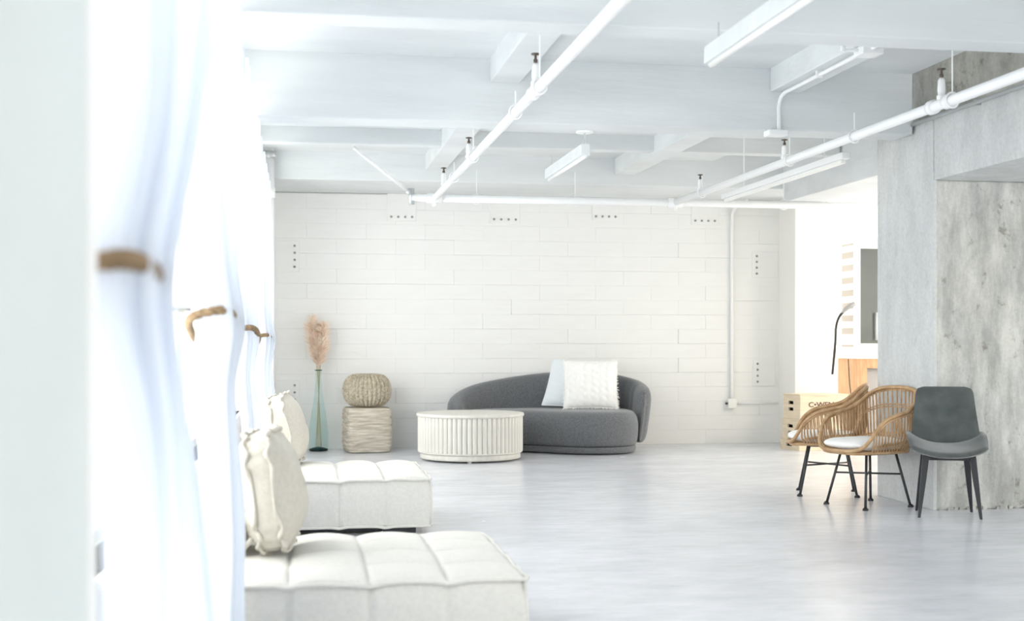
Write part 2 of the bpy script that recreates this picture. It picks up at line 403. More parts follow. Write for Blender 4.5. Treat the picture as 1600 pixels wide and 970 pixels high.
# ================================================================== PIPES AND CEILING FITTINGS
def valve(parent, x, y, z, h=.15, name='sprinkler_head'):
    r = MB().lathe([(.026, z), (.026, z+h*.12), (.019, z+h*.16), (.022, z+h*.3), (.019, z+h*.62), (.011, z+h*.7)], 12, x, y).build(name, 'pipe', parent, True)
    MB().lathe([(.009, z+h*.68), (.012, z+h*.8), (.007, z+h*.84), (.007, z+h*.95), (.024, z+h*.96), (.024, z+h), (.006, z+h+.004)], 10, x, y).build('deflector', 'brass', r, True)
    return r
def clamp(parent, x, y, z, ztop, r=.03):
    MB().tube([(x, y, z+r), (x, y, ztop)], .0045, 6).build('hanger_rod', 'pipe', parent)
    pts = [(x+math.cos(a)*(r+.008), y, z+math.sin(a)*(r+.012)) for a in [2*math.pi*k/16 for k in range(16)]]
    MB().tube(pts, .006, 6, closed=True).build('hanger_ring', 'pipe', parent, True)
ZP = 2.47
p1 = thing('sprinkler_pipe', 'white sprinkler pipe running to the wall left of the ceiling light', 'pipe', (1.228, 0, ZP))
MB().tube([(0, YN, 0), (0, 4, 0), (0, 8, 0), (0, 11.68, 0)], .028, 14).build('pipe', 'pipe', p1, True)
for y in (6.62, 9.3, 10.95): valve(p1, 0, y, .026, .17 if y < 7 else .15)
for y in (6.50, 9.05): clamp(p1, 0, y, 0, .39, .028)
for y in (7.25, 10.2): clamp(p1, 0, y, 0, .12, .028)
for y in (6.56, 6.68): MB().tube([(0, y-.02, 0), (0, y+.02, 0)], .038, 14).build('coupling', 'pipe', p1, True)
p2 = thing('sprinkler_pipe', 'white sprinkler pipe passing in front of the raw concrete pier', 'pipe', (3.52, 0, ZP))
MB().tube([(0, YN, 0), (0, 4, 0), (0, 8, 0), (0, 11.68, 0)], .030, 14).build('pipe', 'pipe', p2, True)
for y in (6.62, 8.95, 10.95): valve(p2, 0, y, .026, .17 if y < 7 else .14)
for y in (6.50, 8.85): clamp(p2, 0, y, 0, .55 if y < 7 else .40, .030)
for y in (7.75, 10.9): clamp(p2, 0, y, 0, .15, .030)
for y in (6.54, 6.72): MB().tube([(0, y-.025, 0), (0, y+.025, 0)], .041, 14).build('coupling', 'pipe', p2, True)
p3 = thing('cross_pipe', 'white horizontal main pipe along the top of the block wall', 'pipe', (0, 11.72, ZP))
MB().tube([(1.02, 0, 0), (3, 0, 0), (7.2, 0, 0)], .036, 14).build('pipe', 'pipe', p3, True)
for x in (1.228, 3.52):
    MB().tube([(x-.07, 0, 0), (x+.07, 0, 0)], .047, 14).build('tee_fitting', 'pipe', p3, True)
    MB().tube([(x, 0, -.02), (x, 0, -.075)], .018, 10).build('drain_plug', 'pipe', p3, True)
for x in (1.62, 2.55, 4.6): clamp(p3, x, 0, 0, .27, .036)
p4 = thing('brace_pipe', 'thin slanting white pipe meeting the cross pipe at its left end', 'pipe', (1.0, 11.72, ZP))
MB().tube([(0, 0, .05), (-.52, -.30, .40)], .016, 10).build('pipe', 'pipe', p4, True)
MB().tube([(.02, 0, -.06), (.02, 0, .085)], .026, 10).build('elbow_fitting', 'steel', p4, True)
MB().tube([(-.02, -.012, .065), (.01, .0, .045)], .026, 10).build('collar', 'steel', p4, True)
p5 = thing('light_track', 'long white lighting channel beside the main beam at the right', 'light track', (3.98, 8.9, 2.50))
MB().box(-.035, .035, 0, 2.74, 0, .05).build('channel', 'pipe', p5, bevel=.008)
MB().box(-.02, .02, .05, 2.70, -.028, 0).build('diffuser', 'plast', p5, bevel=.006)
for y in (.4, 2.2): MB().tube([(0, y, .04), (0, y, .53)], .005, 6).build('hanger_rod', 'pipe', p5)
p6 = thing('conduit', 'thin grey conduit along the top edge of the concrete lintel', 'pipe', (4.245, 0, 2.672))
MB().tube([(0, 2.2, 0), (0, 8.9, 0)], .014, 10).build('pipe', 'steel', p6, True)
for y in (5.5, 7.55): MB().box(-.004, .04, y-.012, y+.012, -.018, .018).build('pipe_clip', 'steel', p6)
# conduit running along the right rib and down the beam face
p7 = thing('conduit', 'white bent conduit dropping down the beam face to a small box', 'pipe', (0, 0, 0))
MB().tube(smoothpath([(3.26, 5.95, 2.845), (3.26, 6.4, 2.845), (3.26, 8.0, 2.845), (3.26, 8.30, 2.84), (3.255, 8.375, 2.78), (3.255, 8.38, 2.70), (3.255, 8.38, 2.60)], 6), .014, 8).build('pipe', 'pipe', p7, True)
MB().box(3.17, 3.31, 8.34, 8.45, 2.565, 2.605).build('junction_box', 'pipe', p7, bevel=.008)
MB().box(3.20, 3.33, 6.93, 7.06, 2.81, 2.862).build('junction_box', 'pipe', p7, bevel=.008)
MB().tube([(3.20, 7.0, 2.84), (3.11, 7.0, 2.84)], .010, 8).build('pipe', 'pipe', p7)
MB().tube([(3.11, 7.0, 2.83), (3.11, 7.0, 2.90)], .016, 8).build('junction_stub', 'pipe', p7)
for z_ in (6.5, 7.7): MB().box(3.24, 3.28, z_-.012, z_+.012, 2.828, 2.872).build('pipe_clip', 'pipe', p7)
# hanging linear lamps; the two lit ones are added out of view
def lamp(label, x, y0, y1, z, plate, watts=0):
    t = thing('linear_lamp', label, 'ceiling light', (x, y0, z), 0, 'linear lamps')
    L = y1-y0
    MB().prism([(-.032, .016), (.032, .016), (.030, .095), (-.030, .095)], 0, L).build('housing', 'ceil', t, bevel=.004, rot=(R(90), 0, 0), loc=(0, L, 0))
    MB().tube([(0, .01, .012), (0, L-.01, .012)], .014, 12).build('tube_light', 'plast', t, True)
    for y in (.03, L-.12): MB().tube([(0, y, .09), (0, y, plate-z)], .004 if y > .1 else .007, 6).build('hanger_rod', 'steel', t)
    MB().lathe([(.06, plate-z-.012), (.06, plate-z)], 16, 0, .03).build('ceiling_plate', 'pipe', t)
    if watts:
        l = bpy.data.lights.new('added_tube_glow', 'AREA'); l.shape = 'RECTANGLE'; l.size = .10; l.size_y = L; l.energy = watts; l.color = (1, .87, .70)
        lo = bpy.data.objects.new('added_tube_glow', l); COL.objects.link(lo); lo.parent = t; lo.location = (0, L/2, -.01)
lamp('white linear lamp hanging under the beam in the middle of the room', 1.95, 8.62, 9.95, 2.42, 2.605)
lamp('white linear lamp nearest the viewer hanging from the upper ceiling', 1.88, 4.35, 5.70, 2.42, 2.60)
lamp('added unseen linear lamp warming the bright room, first behind the concrete wall', 7.4, 9.8, 11.3, 2.6, 3.249, 70)  # unseen lamp pair, added to warm and brighten the room beyond
lamp('added unseen linear lamp warming the bright room, second behind the concrete wall', 7.4, 13.95, 15.3, 2.6, 3.249, 70)
# wall plates with bolts on the block wall
def plate(label, x0, x1, z0, z1, vert):
    t = thing('anchor_plate', label, 'plate', ((x0+x1)/2, 13.897, z0), 0, 'painted anchor plates on the block wall')
    w_, h = x1-x0, z1-z0
    MB().box(-w_/2, w_/2, -.012, 0.004, 0, h).build('plate', 'block', t, bevel=.003, seg=1)
    for k in range(4):
        if vert: px, pz = (-w_/2+.05 if vert > 0 else w_/2-.05), h*(.16+.68*k/3)
        else: px, pz = -w_/2+w_*(.14+.72*k/3), .045
        MB().lathe([(.013, 0), (.013, .006), (.007, .012)], 8).build('bolt', 'bolt', t, True, loc=(px, -.012, pz), rot=(R(90), 0, 0))
for i, (a, b, z0) in enumerate(((605, 650, 2.46), (765, 812, 2.45), (925, 967, 2.50), (1080, 1122, 2.47))):
    def Xw(px):
        u = (px-800)/2000; th = math.atan(333/2000); return 13.9*(u*math.cos(th)+math.sin(th))/(-u*math.sin(th)+math.cos(th))
    plate(['leftmost white anchor plate under the ceiling beam, beside the slanting pipe', 'second white anchor plate from the left under the ceiling beam', 'third white anchor plate from the left under the ceiling beam', 'rightmost white anchor plate under the ceiling beam near the wall conduit'][i], Xw(a), Xw(b), z0, 2.755, 0)
plate('white anchor plate high on the wall beside the curtains', -.25, .005, 1.90, 2.23, -1)
plate('white anchor plate low on the wall behind the glass vase', -.25, .005, .40, .74, -1)
plate('white anchor plate high on the wall right of the conduit', 5.08, 5.38, 1.88, 2.17, 1)
plate('white anchor plate low on the wall right of the conduit', 5.09, 5.35, .65, .95, 1)
# wall conduit with its box
p8 = thing('conduit', 'white vertical conduit on the block wall ending in a small box', 'pipe', (4.83, 13.87, 0))
MB().tube(smoothpath([(.07, -.30, 2.72), (.05, -.12, 2.70), (.01, -.02, 2.62), (0, 0, 2.45), (0, 0, 1.5), (0, 0, .5)], 6), .017, 10).build('pipe', 'pipe', p8, True)
MB().box(-.05, .05, -.035, .022, .40, .51).build('outlet_box', 'plast', p8, bevel=.008)
MB().tube([(.05, .005, .455), (.545, .005, .455)], .010, 8).build('pipe', 'pipe', p8, True)
MB().tube([(-.075, .0, .455), (-.05, 0, .455)], .012, 8).build('knob', 'brass', p8)
# riser pipe in the left corner
p9 = thing('riser_pipe', 'white vertical riser pipe in the corner behind the curtains', 'pipe', (-.285, 12.66, 0))
MB().tube([(0, 0, 0), (0, 0, 3.03)], .05, 16).build('pipe', 'pipe', p9, True)
for z in (2.55, .6): MB().tube([(0, 0, z), (0, 0, z+.10)], .058, 16).build('coupling', 'pipe', p9, True)
MB().tube([(0, 0, 2.93), (0, 0, 3.0)], .066, 16).build('flange', 'steel', p9, True)

# ================================================================== CURTAINS
def curtain(label, top, tie, bot, zt, n, seed, xb=-.30, xlow=-.26, ztop=2.565, xt=-.265):
    t = thing('curtain', label, 'curtain', (0, 0, 0), 0, 'sheer curtains on the window wall')
    rg = random.Random(seed); ph = [rg.uniform(0, 6.28) for _ in range(6)]
    def edges(z):
        if z >= zt:
            q = (z-zt)/(ztop-zt); q = sm(min(1, q*1.25))**.8
            return lerp(tie[0], top[0], q), lerp(tie[1], top[1], q)
        q = (zt-z)/zt; q = sm(min(1, q*1.3))**.75
        return lerp(tie[0], bot[0], q), lerp(tie[1], bot[1], q)
    def fn(u, v):
        z = .015 + v*(ztop-.015); L, Rr = edges(z)
        near = math.exp(-((z-zt)/.16)**2)
        uu = u + .015*math.sin(u*9+ph[0]+z*1.4)
        y = L+(Rr-L)*uu
        a = .030 + .012*math.sin(z*1.1+ph[1])
        fold = math.sin(2*math.pi*n*u+ph[2]+.5*math.sin(z*1.2+u*5+ph[3]))*a + .014*math.sin(2*math.pi*n*2.3*u+ph[4]+z*.8)
        bulge = .5*(1-math.cos(2*math.pi*u))
        x0_ = xb if z >= zt else lerp(xb, xlow, sm((zt-z)/.7))
        x = lerp(x0_, xt-.005, near) + fold*(1+.25*near) + bulge*(.02*near)
        x += .03*bulge*math.exp(-((z-zt-.55)/.5)**2)            # fabric billows above the tie
        if z < .6: x += .03*(1-z/.6)*bulge
        return (x, y, z)
    MB().grid(fn, 170, 90).build('fabric', 'sheer', t, True)
    MB().box(xb-.012, xb+.012, top[0]-.08, top[1]+.08, ztop, ztop+.025).build('curtain_rail', 'frame', t, bevel=.004)
    return t
def tieback(label, tie, zt, r=.013, x0=-.36, x1=-.212, dz=.045):
    t = thing('curtain_tieback', label, 'rope', (0, 0, 0), 0, 'rope curtain tiebacks')
    yc, hy = (tie[0]+tie[1])/2, (tie[1]-tie[0])/2+.015; xc, hx = (x0+x1)/2, (x1-x0)/2
    loop = []
    for k in range(40):
        a = 2*math.pi*k/40
        ca, sa = math.cos(a), math.sin(a)
        ex = math.copysign(abs(ca)**.5, ca); ey = math.copysign(abs(sa)**.8, sa)
        loop.append((xc+hx*ex, yc+hy*ey, zt - dz*ey + .015*ex))
    P = smoothpath(loop, 8, True); N = len(P); tot = sum((P[(i+1) % N]-P[i]).length for i in range(N)); turns = max(8, round(tot/.085))
    g = MB()
    for s_ in range(3):
        pts = []
        for i in range(N):
            tg = (P[(i+1) % N]-P[i-1]).normalized(); up = Vector((0,0,1)); up = (up-tg*up.dot(tg)).normalized(); sd = tg.cross(up)
            a = 2*math.pi*(turns*i/N + s_/3)
            pts.append(P[i]+(up*math.cos(a)+sd*math.sin(a))*r*.55)
        g.tube(pts, r*.62, 7, closed=True)
    g.build('rope', 'rope', t, True)
    MB().tube([(XL-.02, tie[0]+.02, zt+.06), (x0+.02, tie[0]+.02, zt+.055)], .008, 8).build('wall_hook', 'steel', t, True)
CT = [
 ('sheer white curtain nearest the viewer, blurred, beside the white pier', (1.775, 3.05), (1.80, 2.12), (1.775, 3.25), 1.235, 9, 1, -.225, -.225, 'blurred rope tieback on the curtain nearest the viewer'),
 ('second sheer white curtain, next to the nearer daybed', (3.40, 5.75), (4.20, 4.68), (3.30, 4.30), 1.20, 13, 2, -.285, -.215, 'rope tieback on the second curtain, above the nearer daybed'),
 ('third sheer white curtain, beside the further daybed', (6.15, 8.95), (6.55, 7.15), (6.1, 7.52), 1.17, 14, 3, -.285, -.225, 'rope tieback on the third curtain'),
 ('furthest sheer white curtain near the block wall', (9.2, 11.6), (9.7, 10.3), (9.2, 11.2), 1.15, 15, 4, -.285, -.24, 'small rope tieback on the furthest curtain'),
]
for lab, top, tie, bot, zt, n, sd, xb_, xl_, rl in CT:
    curtain(lab, top, tie, bot, zt, n, sd, xb_, xl_); tieback(rl, tie, zt, dz=.018 if sd == 1 else .045)

# ================================================================== DAYBED MODULES
def rrect(w_, d, r, n=40):
    pts = []
    for cx, cy, a0 in ((w_/2-r, -d/2+r, -90), (w_/2-r, d/2-r, 0), (-w_/2+r, d/2-r, 90), (-w_/2+r, -d/2+r, 180)):
        for k in range(7): a = R(a0+90*k/6); pts.append((cx+r*math.cos(a), cy+r*math.sin(a)))
    out = []
    for i in range(len(pts)):
        a, b = Vector(pts[i]), Vector(pts[(i+1) % len(pts)]); L = (b-a).length
        k = max(1, int(L/.012))
        for q in range(k): out.append(tuple(a.lerp(b, q/k)))
    return out
def module(label, loc, seed, W_=1.08, D=1.06, z0=.045, z1=.325):
    t = thing('daybed_module', label, 'daybed', loc, 0, 'upholstered daybed modules')
    rg = random.Random(seed); nx, ny = 4, 4
    per = rrect(W_, D, .035)
    def seam(x, y):                                   # how close to a vertical stitch line
        d = 9
        if abs(abs(y)-D/2) < .02:
            for i in range(1, nx): d = min(d, abs(x-(-W_/2+W_*i/nx)))
        if abs(abs(x)-W_/2) < .02:
            for i in range(1, ny): d = min(d, abs(y-(-D/2+D*i/ny)))
        return d
    n = len(per)
    def body(u, v):
        x, y = per[int(round(u*n)) % n]; z = z0+(z1-z0)*v
        s_ = math.exp(-(seam(x, y)/.012)**2)
        bul = .016*math.sin(math.pi*v)**.6 - .010*s_ + .003*vn(x*7+seed, y*7, z*9)
        f = 1+bul/(.5*W_)
        return (x*f, y*f, z)
    g = MB().grid(body, n, 16, cu=True); g.f.append(tuple(reversed(range(n)))); g.build('body', 'linen', t, True)
    def top(u, v):
        x, y = (u-.5)*W_, (v-.5)*D; r = .035
        ax, ay = abs(x)-(W_/2-r), abs(y)-(D/2-r)
        if ax > 0 and ay > 0:
            L = math.hypot(ax, ay)
            if L > r: x = math.copysign(W_/2-r+ax*r/L, x); y = math.copysign(D/2-r+ay*r/L, y)
        a = abs(math.sin(math.pi*nx*u)); b = abs(math.sin(math.pi*ny*v))
        h = .040*(max(a, 1e-6)**.42)*(max(b, 1e-6)**.42)
        crown = .016*(1-(2*u-1)**2)*(1-(2*v-1)**2)
        wob = .003*vn(x*9+seed, y*8)
        return (x, y, z1+.002+h*.75+crown+(wob if 0 < u < 1 and 0 < v < 1 else 0))
    MB().grid(top, 96, 96).build('seat_cushion', 'linen', t, True)
    def wavy(z, r, off, amp, fr):
        pts = []
        for i, (x, y) in enumerate(per):
            s_ = math.exp(-(seam(x, y)/.03)**2); f = 1+(off+amp*vn(i*fr, seed))/(.5*W_)
            pts.append((x*f, y*f, z+amp*1.3*vn(i*fr*.8+4, seed*2)-.008*s_))
        return MB().tube(pts[::2], r, 7, closed=True)
    wavy(z1+.003, .0085, .006, .005, .11).build('top_piping', 'linen', t, True)
    wavy(z0+.008, .0085, .006, .003, .07).build('bottom_piping', 'linen', t, True)
    for sx in (-1, 1):
        for sy in (-1, 1):
            MB().tube([(sx*(W_/2-.004), sy*(D/2-.004), z0), (sx*(W_/2+.004), sy*(D/2+.004), z0+.14), (sx*(W_/2-.004), sy*(D/2-.004), z1)], .007, 6).build('corner_piping', 'linen', t, True)
            MB().box(sx*.36-.10, sx*.36+.10, sy*.36-.10, sy*.36+.10, 0, z0+.02).build('foot', 'black', t, bevel=.004)
    MB().box(-.30, .30, -.42, -.38, .012, z0+.01).build('base_rail', 'black', t)
    return t
module('ivory linen tufted daybed module nearest the viewer', (.236, 4.90, 0), 1)
module('ivory linen tufted daybed module further back with dark feet showing', (.236, 8.16, 0), 2)

def boxpillow(name, label, loc, rz, lean, w_=.45, h=.45, gus=.085, bul=.085, m='linen2', seed=1, group=None, ruffle=True, cat='pillow', sag=.02):
    # local: lies in the XZ... plane normal along +X; leans back towards -X
    t = thing(name, label, cat, loc, rz, group)
    rg = random.Random(seed)
    def outline(a):
        ca, sa = math.cos(a), math.sin(a); e = .5
        y = math.copysign(abs(ca)**e, ca)*w_/2; z = math.copysign(abs(sa)**e, sa)*h/2
        k = 1-.05*(1-abs(math.sin(2*a)))                 # drawn-in sides, pointed corners
        return y*k, z*k
    def tf(x, y, z):
        z2 = z+h/2
        ca, sa = math.cos(lean), math.sin(lean)
        return (x*ca - z2*sa, y, x*sa*0 + z2*ca + x*sa)
    n = 72
    def face(sg):
        def fn(u, v):
            a = 2*math.pi*u; y, z = outline(a); r = v
            x = sg*(gus/2 + bul*(1-r**2.6)*(1-.12*z/h) + .006*vn(y*r*16+seed, z*r*14, sg)*(1-r))
            return tf(x, y*r, z*r)
        return fn
    g = MB()
    g.grid(face(1), n, 12, cu=True)
    g.grid(face(-1), n, 12, cu=True)
    MB_ = g.build('cover', m, t, True)
    def gs(u, v):
        a = 2*math.pi*u; y, z = outline(a); x = (v-.5)*gus
        k = 1+.010*math.sin(math.pi*v)*math.cos(a*23+seed)+.012*math.sin(math.pi*v)
        return tf(x, y*k, z*k)
    if gus > .02: MB().grid(gs, 144, 5, cu=True).build('gusset', m, t, True)
    if ruffle:
        for sg in (-1, 1):
            pts = []
            for i in range(150):
                a = 2*math.pi*i/150; y, z = outline(a)
                k = 1.03+.015*math.sin(a*17+seed+sg)+.012*math.sin(a*29+sg*2)
                pts.append(tf(sg*(gus/2)+.008*math.sin(a*13+seed*2+sg), y*k, z*k))
            rs = [.0085+.003*math.sin(i*.9) for i in range(150)]
            MB().tube(pts, rs, 6, closed=True).build('welt', m, t, True)
    return t
boxpillow('throw_pillow', 'ivory linen box pillow with ruffled welts on the nearer daybed', (-.07, 4.93, .372), R(-6), R(9), seed=3, group='linen box pillows')
boxpillow('throw_pillow', 'ivory linen box pillow with ruffled welts on the further daybed', (-.03, 8.40, .372), R(-8), R(13), seed=5, group='linen box pillows')
# bolster half hidden behind the near pillow
t = thing('bolster_cushion', 'round ivory bolster tucked behind the pillow on the nearer daybed', 'cushion', (-.255, 4.98, .372), R(0))
pr_ = []
for k in range(17):
    a = k/16; y = -.26+.52*a; e = min(1, math.sin(math.pi*max(.0, min(1, a)))**.35 if 0 < a < 1 else 0)
    pr_.append((y, max(.012, .092*e)))
MB().tube([(0, y, .094) for y, r in pr_], [r for y, r in pr_], 24).build('cover', 'linen2', t, True)
for y in (-.215, .215): MB().tube([(.093*math.cos(a), y, .094+.093*math.sin(a)) for a in [2*math.pi*k/30 for k in range(30)]], .005, 6, closed=True).build('welt', 'linen2', t, True)

# ================================================================== ROUND FLUTED TABLE
t = thing('coffee_table', 'round whitewashed fluted drum coffee table in front of the sofa', 'table', (1.66, 12.46, 0))
MB().lathe([(.485, .018), (.492, .022), (.492, .068), (.486, .072)], 72).build('plinth', 'table', t, True)
MB().lathe([(.498, .07), (.498, .425)], 72).build('drum', 'table', t, True)
MB().lathe([(.505, .075), (.512, .078), (.512, .086), (.505, .09)], 72).build('base_ring', 'table', t, True)
MB().lathe([(.515, .425), (.526, .428), (.528, .440), (.526, .452), (.518, .457), (.45, .4575), (.1, .4575)], 72).build('table_top', 'table', t, True)
NF = 66; pro = None; hw = math.pi*.505/NF*.94
prof = [(-hw, 0)] + [(hw*math.cos(math.pi - math.pi*k/6), .017*math.sin(math.pi*k/6)) for k in range(1, 6)] + [(hw, 0)]
for k in range(NF):
    a = 2*math.pi*k/NF
    if pro is None:
        pro = MB().prism([(x, -y) for x, y in prof], .088, .424); pro = pro.build('flute', 'table', t); o = pro
    else: o = inst(pro, t)
    o.location = (.498*math.cos(a), .498*math.sin(a), 0); o.rotation_euler = (0, 0, a+math.pi/2)
for a in (-1.72, .4, 2.4): MB().lathe([(.02, 0), (.022, .004), (.018, .02)], 12, .44*math.cos(a), .44*math.sin(a)).build('foot', 'plast', t, True)

# ================================================================== CURVED SOFA
S = thing('sofa', 'curved dark grey sofa with sweeping backrest against the block wall', 'sofa', (2.60, 13.15, 0))
ox, oy = 2.60, 13.15
out = [(1.70, 13.22), (1.95, 13.10), (2.18, 13.10), (2.38, 13.04), (2.58, 12.86), (2.80, 12.70), (3.05, 12.645), (3.30, 12.71), (3.45, 12.90), (3.50, 13.15), (3.46, 13.40), (3.25, 13.58), (2.9, 13.66), (2.5, 13.68), (2.1, 13.62), (1.80, 13.48), (1.69, 13.35)]
OUT = [(p.x-ox, p.y-oy) for p in smoothpath([(x, y, 0) for x, y in out], 8, True)]
def offset(poly, d):
    n = len(poly); res = []
    for i in range(n):
        a, b = Vector(poly[i-1]), Vector(poly[(i+1) % n]); tg = (b-a).normalized(); nr = Vector((tg.y, -tg.x))
        res.append((poly[i][0]+nr.x*d, poly[i][1]+nr.y*d))
    return res
def stack(layers, m, name, parent):
    g = MB(); n = len(OUT)
    for d, z in layers: g.v += [(x, y, z) for x, y in offset(OUT, d)]
    for i in range(len(layers)-1):
        for k in range(n):
            l = (k+1) % n; g.f.append((i*n+k, i*n+l, (i+1)*n+l, (i+1)*n+k))
    g.f.append(tuple(reversed(range(n)))); g.f.append(tuple((len(layers)-1)*n+k for k in range(n)))
    return g.build(name, m, parent, True)
stack([(-.03, .012), (-.012, .016), (-.006, .03), (-.006, .068), (-.014, .078)], 'grey', 'plinth', S)
stack([(-.03, .076), (-.03, .088)], 'black', 'dark_seam', S)  # black inset layer at the seam between plinth and seat
stack([(-.02, .086), (-.002, .092), (.010, .13), (.020, .22), (.020, .30), (.008, .37), (-.012, .405), (-.035, .425), (-.07, .437), (-.12, .442)], 'grey', 'seat', S)
path = smoothpath([(1.63, 13.18, 0), (1.66, 13.40, 0), (1.84, 13.58, 0), (2.15, 13.71, 0), (2.55, 13.765, 0), (2.95, 13.755, 0), (3.30, 13.67, 0), (3.52, 13.47, 0), (3.575, 13.22, 0), (3.54, 13.0, 0)], 8)
hs = [.46, .58, .68, .745, .80, .825, .81, .76, .70, .63]
def hat(i, n):
    q = i/(n-1)*(len(hs)-1); k = min(int(q), len(hs)-2); f = q-k
    p0, p1, p2, p3 = hs[max(k-1,0)], hs[k], hs[k+1], hs[min(k+2, len(hs)-1)]
    return .5*((2*p1)+(p2-p0)*f+(2*p0-5*p1+4*p2-p3)*f*f+(3*p1-p0-3*p2+p3)*f**3)
g = MB(); n = len(path); K = 20
sec = []
for i in range(n):
    p = path[i]; tg = (path[min(i+1, n-1)]-path[max(i-1, 0)]).normalized(); nr = Vector((tg.y, -tg.x, 0))   # towards the seat
    h = hat(i, n); e = min(1, min(i, n-1-i)/5.0); e = math.sin(e*math.pi/2)**.6 if e > 0 else .02
    th_ = .085*max(e, .08); zb = .085
    ring = []
    for k in range(K):
        a = 2*math.pi*k/K; ca, sa = math.cos(a), math.sin(a)
        x = math.copysign(abs(ca)**.8, ca)*th_; zz = math.copysign(abs(sa)**.45, sa)
        mid = (h+zb)/2; hz = (h-zb)/2*(.86+.14*e)
        xx = x*(1+.12*zz) + .004*vn(i*.9, k*.3) + (.0035*math.sin(i*2.1)*math.sin(i*.37) if ca > 0 else 0)
        q = p+nr*(xx-.0) + Vector((0, 0, mid+hz*zz)) - nr*(.05*(zz*.5+.5)-.02)
        ring.append((q.x-ox, q.y-oy, q.z))
    sec.append(ring)
for r_ in sec: g.v += r_
for i in range(n-1):
    for k in range(K):
        l = (k+1) % K; g.f.append((i*K+k, i*K+l, (i+1)*K+l, (i+1)*K+k))
g.f.append(tuple(range(K))); g.f.append(tuple((n-1)*K+K-1-k for k in range(K)))
g.build('backrest', 'grey', S, True)

def softpillow(name, label, loc, rz, lean, w_, h, th_, m, seed, fringe=False, roll=0.0):
    # pillow whose face looks along -Y, base edge at the origin, leaning back (+Y)
    t = thing(name, label, 'pillow', loc, rz)
    def tf(x, y, z):
        x = x*(1-(.16*(z/h+.5) if roll else 0))
        x, z = x*math.cos(roll)+z*math.sin(roll), z*math.cos(roll)-x*math.sin(roll)
        z2 = z+h/2*math.cos(roll)+w_/2*abs(math.sin(roll)); ca, sa = math.cos(lean), math.sin(lean)
        return (x, y*ca+z2*sa, z2*ca-y*sa)
    def prof_(u, v):
        a, b = 2*u-1, 2*v-1
        return (max(0, 1-abs(a)**2.6)*max(0, 1-abs(b)**2.6))**.5
    def side(sg):
        def fn(u, v):
            a, b = 2*u-1, 2*v-1
            px, pz = 1-.06*(1-b*b)*0-.05*(1-abs(b)**2), 1-.05*(1-abs(a)**2)
            x = a*w_/2*(1-.05*(1-b*b)); z = b*h/2*(1-.05*(1-a*a))
            y = sg*(th_*prof_(u, v)) + .006*vn(a*4+seed, b*5, sg)*prof_(u, v)
            if fringe and sg < 0:                      # rows of tufted chevrons
                y -= .009*abs(math.sin(a*11+.35*math.sin(b*20)))*prof_(u, v)**.4
            return tf(x, y, z)
        return fn
    g = MB(); g.grid(side(-1), 110 if fringe else 30, 110 if fringe else 30); g.grid(side(1), 30, 30)
    g.build('cover', m, t, True)
    edge = []
    for k in range(120):
        q = k/30; s_ = int(q); f = q-s_; a, b = [(2*f-1, -1), (1, 2*f-1), (1-2*f, 1), (-1, 1-2*f)][s_]
        edge.append(tf(a*w_/2*(1-.05*(1-b*b)), 0, b*h/2*(1-.05*(1-a*a))))
    MB().tube(edge, .006, 6, closed=True).build('seam', m, t, True)
    if fringe:
        rg = random.Random(seed); g = MB()
        for k in range(150):
            p = Vector(edge[k % 120]); c_ = Vector(tf(0, 0, 0)); d = (p-c_).normalized()
            q = p+d*rg.uniform(.012, .026)+Vector((rg.uniform(-.01, .01), rg.uniform(-.01, .01), rg.uniform(-.01, .006)))
            g.tube([p, (p+q)/2+Vector((0, -.003, 0)), q], [.006, .005, .002], 5)
        f_ = g.build('fringe', m, t, True); f_['kind'] = 'stuff'
    return t
softpillow('sofa_pillow', 'fringed white pillow with tufted rows on the grey sofa', (3.03, 13.14, .452), R(-10), R(14), .57, .51, .075, 'whitefab', 4, True)
softpillow('sofa_pillow', 'plain pale blue-white pillow leaning behind the fringed pillow', (2.86, 13.33, .425), R(-20), R(20), .60, .53, .07, 'palefab', 6, False, R(5))

# ================================================================== POUFS, VASE, PAMPAS
t = thing('square_pouf', 'square beige hemp pouf with wrinkled horizontal bands', 'pouf', (.705, 13.50, 0), R(8))
def sp(u, v):
    a = 2*math.pi*u; e = .30
    ca, sa = math.cos(a), math.sin(a)
    bx, by = math.copysign(abs(ca)**e, ca), math.copysign(abs(sa)**e, sa)
    q = 2*v-1; edge = (1-abs(q)**7)**.45 if abs(q) < 1 else 0
    r = .232*(edge*.12+.88 if abs(q) < .999 else .86)*(1+.02*(1-q*q))
    z = .232+.228*q
    r += .0022*math.sin(z*150+3.5*vn(bx*3, by*3, z*6)) + .0035*vn(bx*6, by*6, z*60) + .003*vn(bx*2, by*2, z*17)
    return (bx*r, by*r, max(0, z))
g = MB().grid(sp, 120, 90, cu=True); nb = 120
g.f.append(tuple(reversed(range(nb))))
def cap(u, v):
    x, y, z = sp(u, 1.0); return (x*(1-v), y*(1-v), z+.012*(1-(1-v)**2))
g.grid(cap, 120, 6, cu=True)
g.build('woven_cover', 'hemp', t, True)
MB().tube([(math.copysign(abs(math.cos(a))**.3, math.cos(a))*.208, math.copysign(abs(math.sin(a))**.3, math.sin(a))*.208, .455) for a in [2*math.pi*k/64 for k in range(64)]], .008, 6, closed=True).build('top_seam', 'hemp', t, True)
t = thing('knitted_pouf', 'round knitted jute pouf sitting on the square pouf', 'pouf', (.705, 13.50, .472))
NCOL = 32
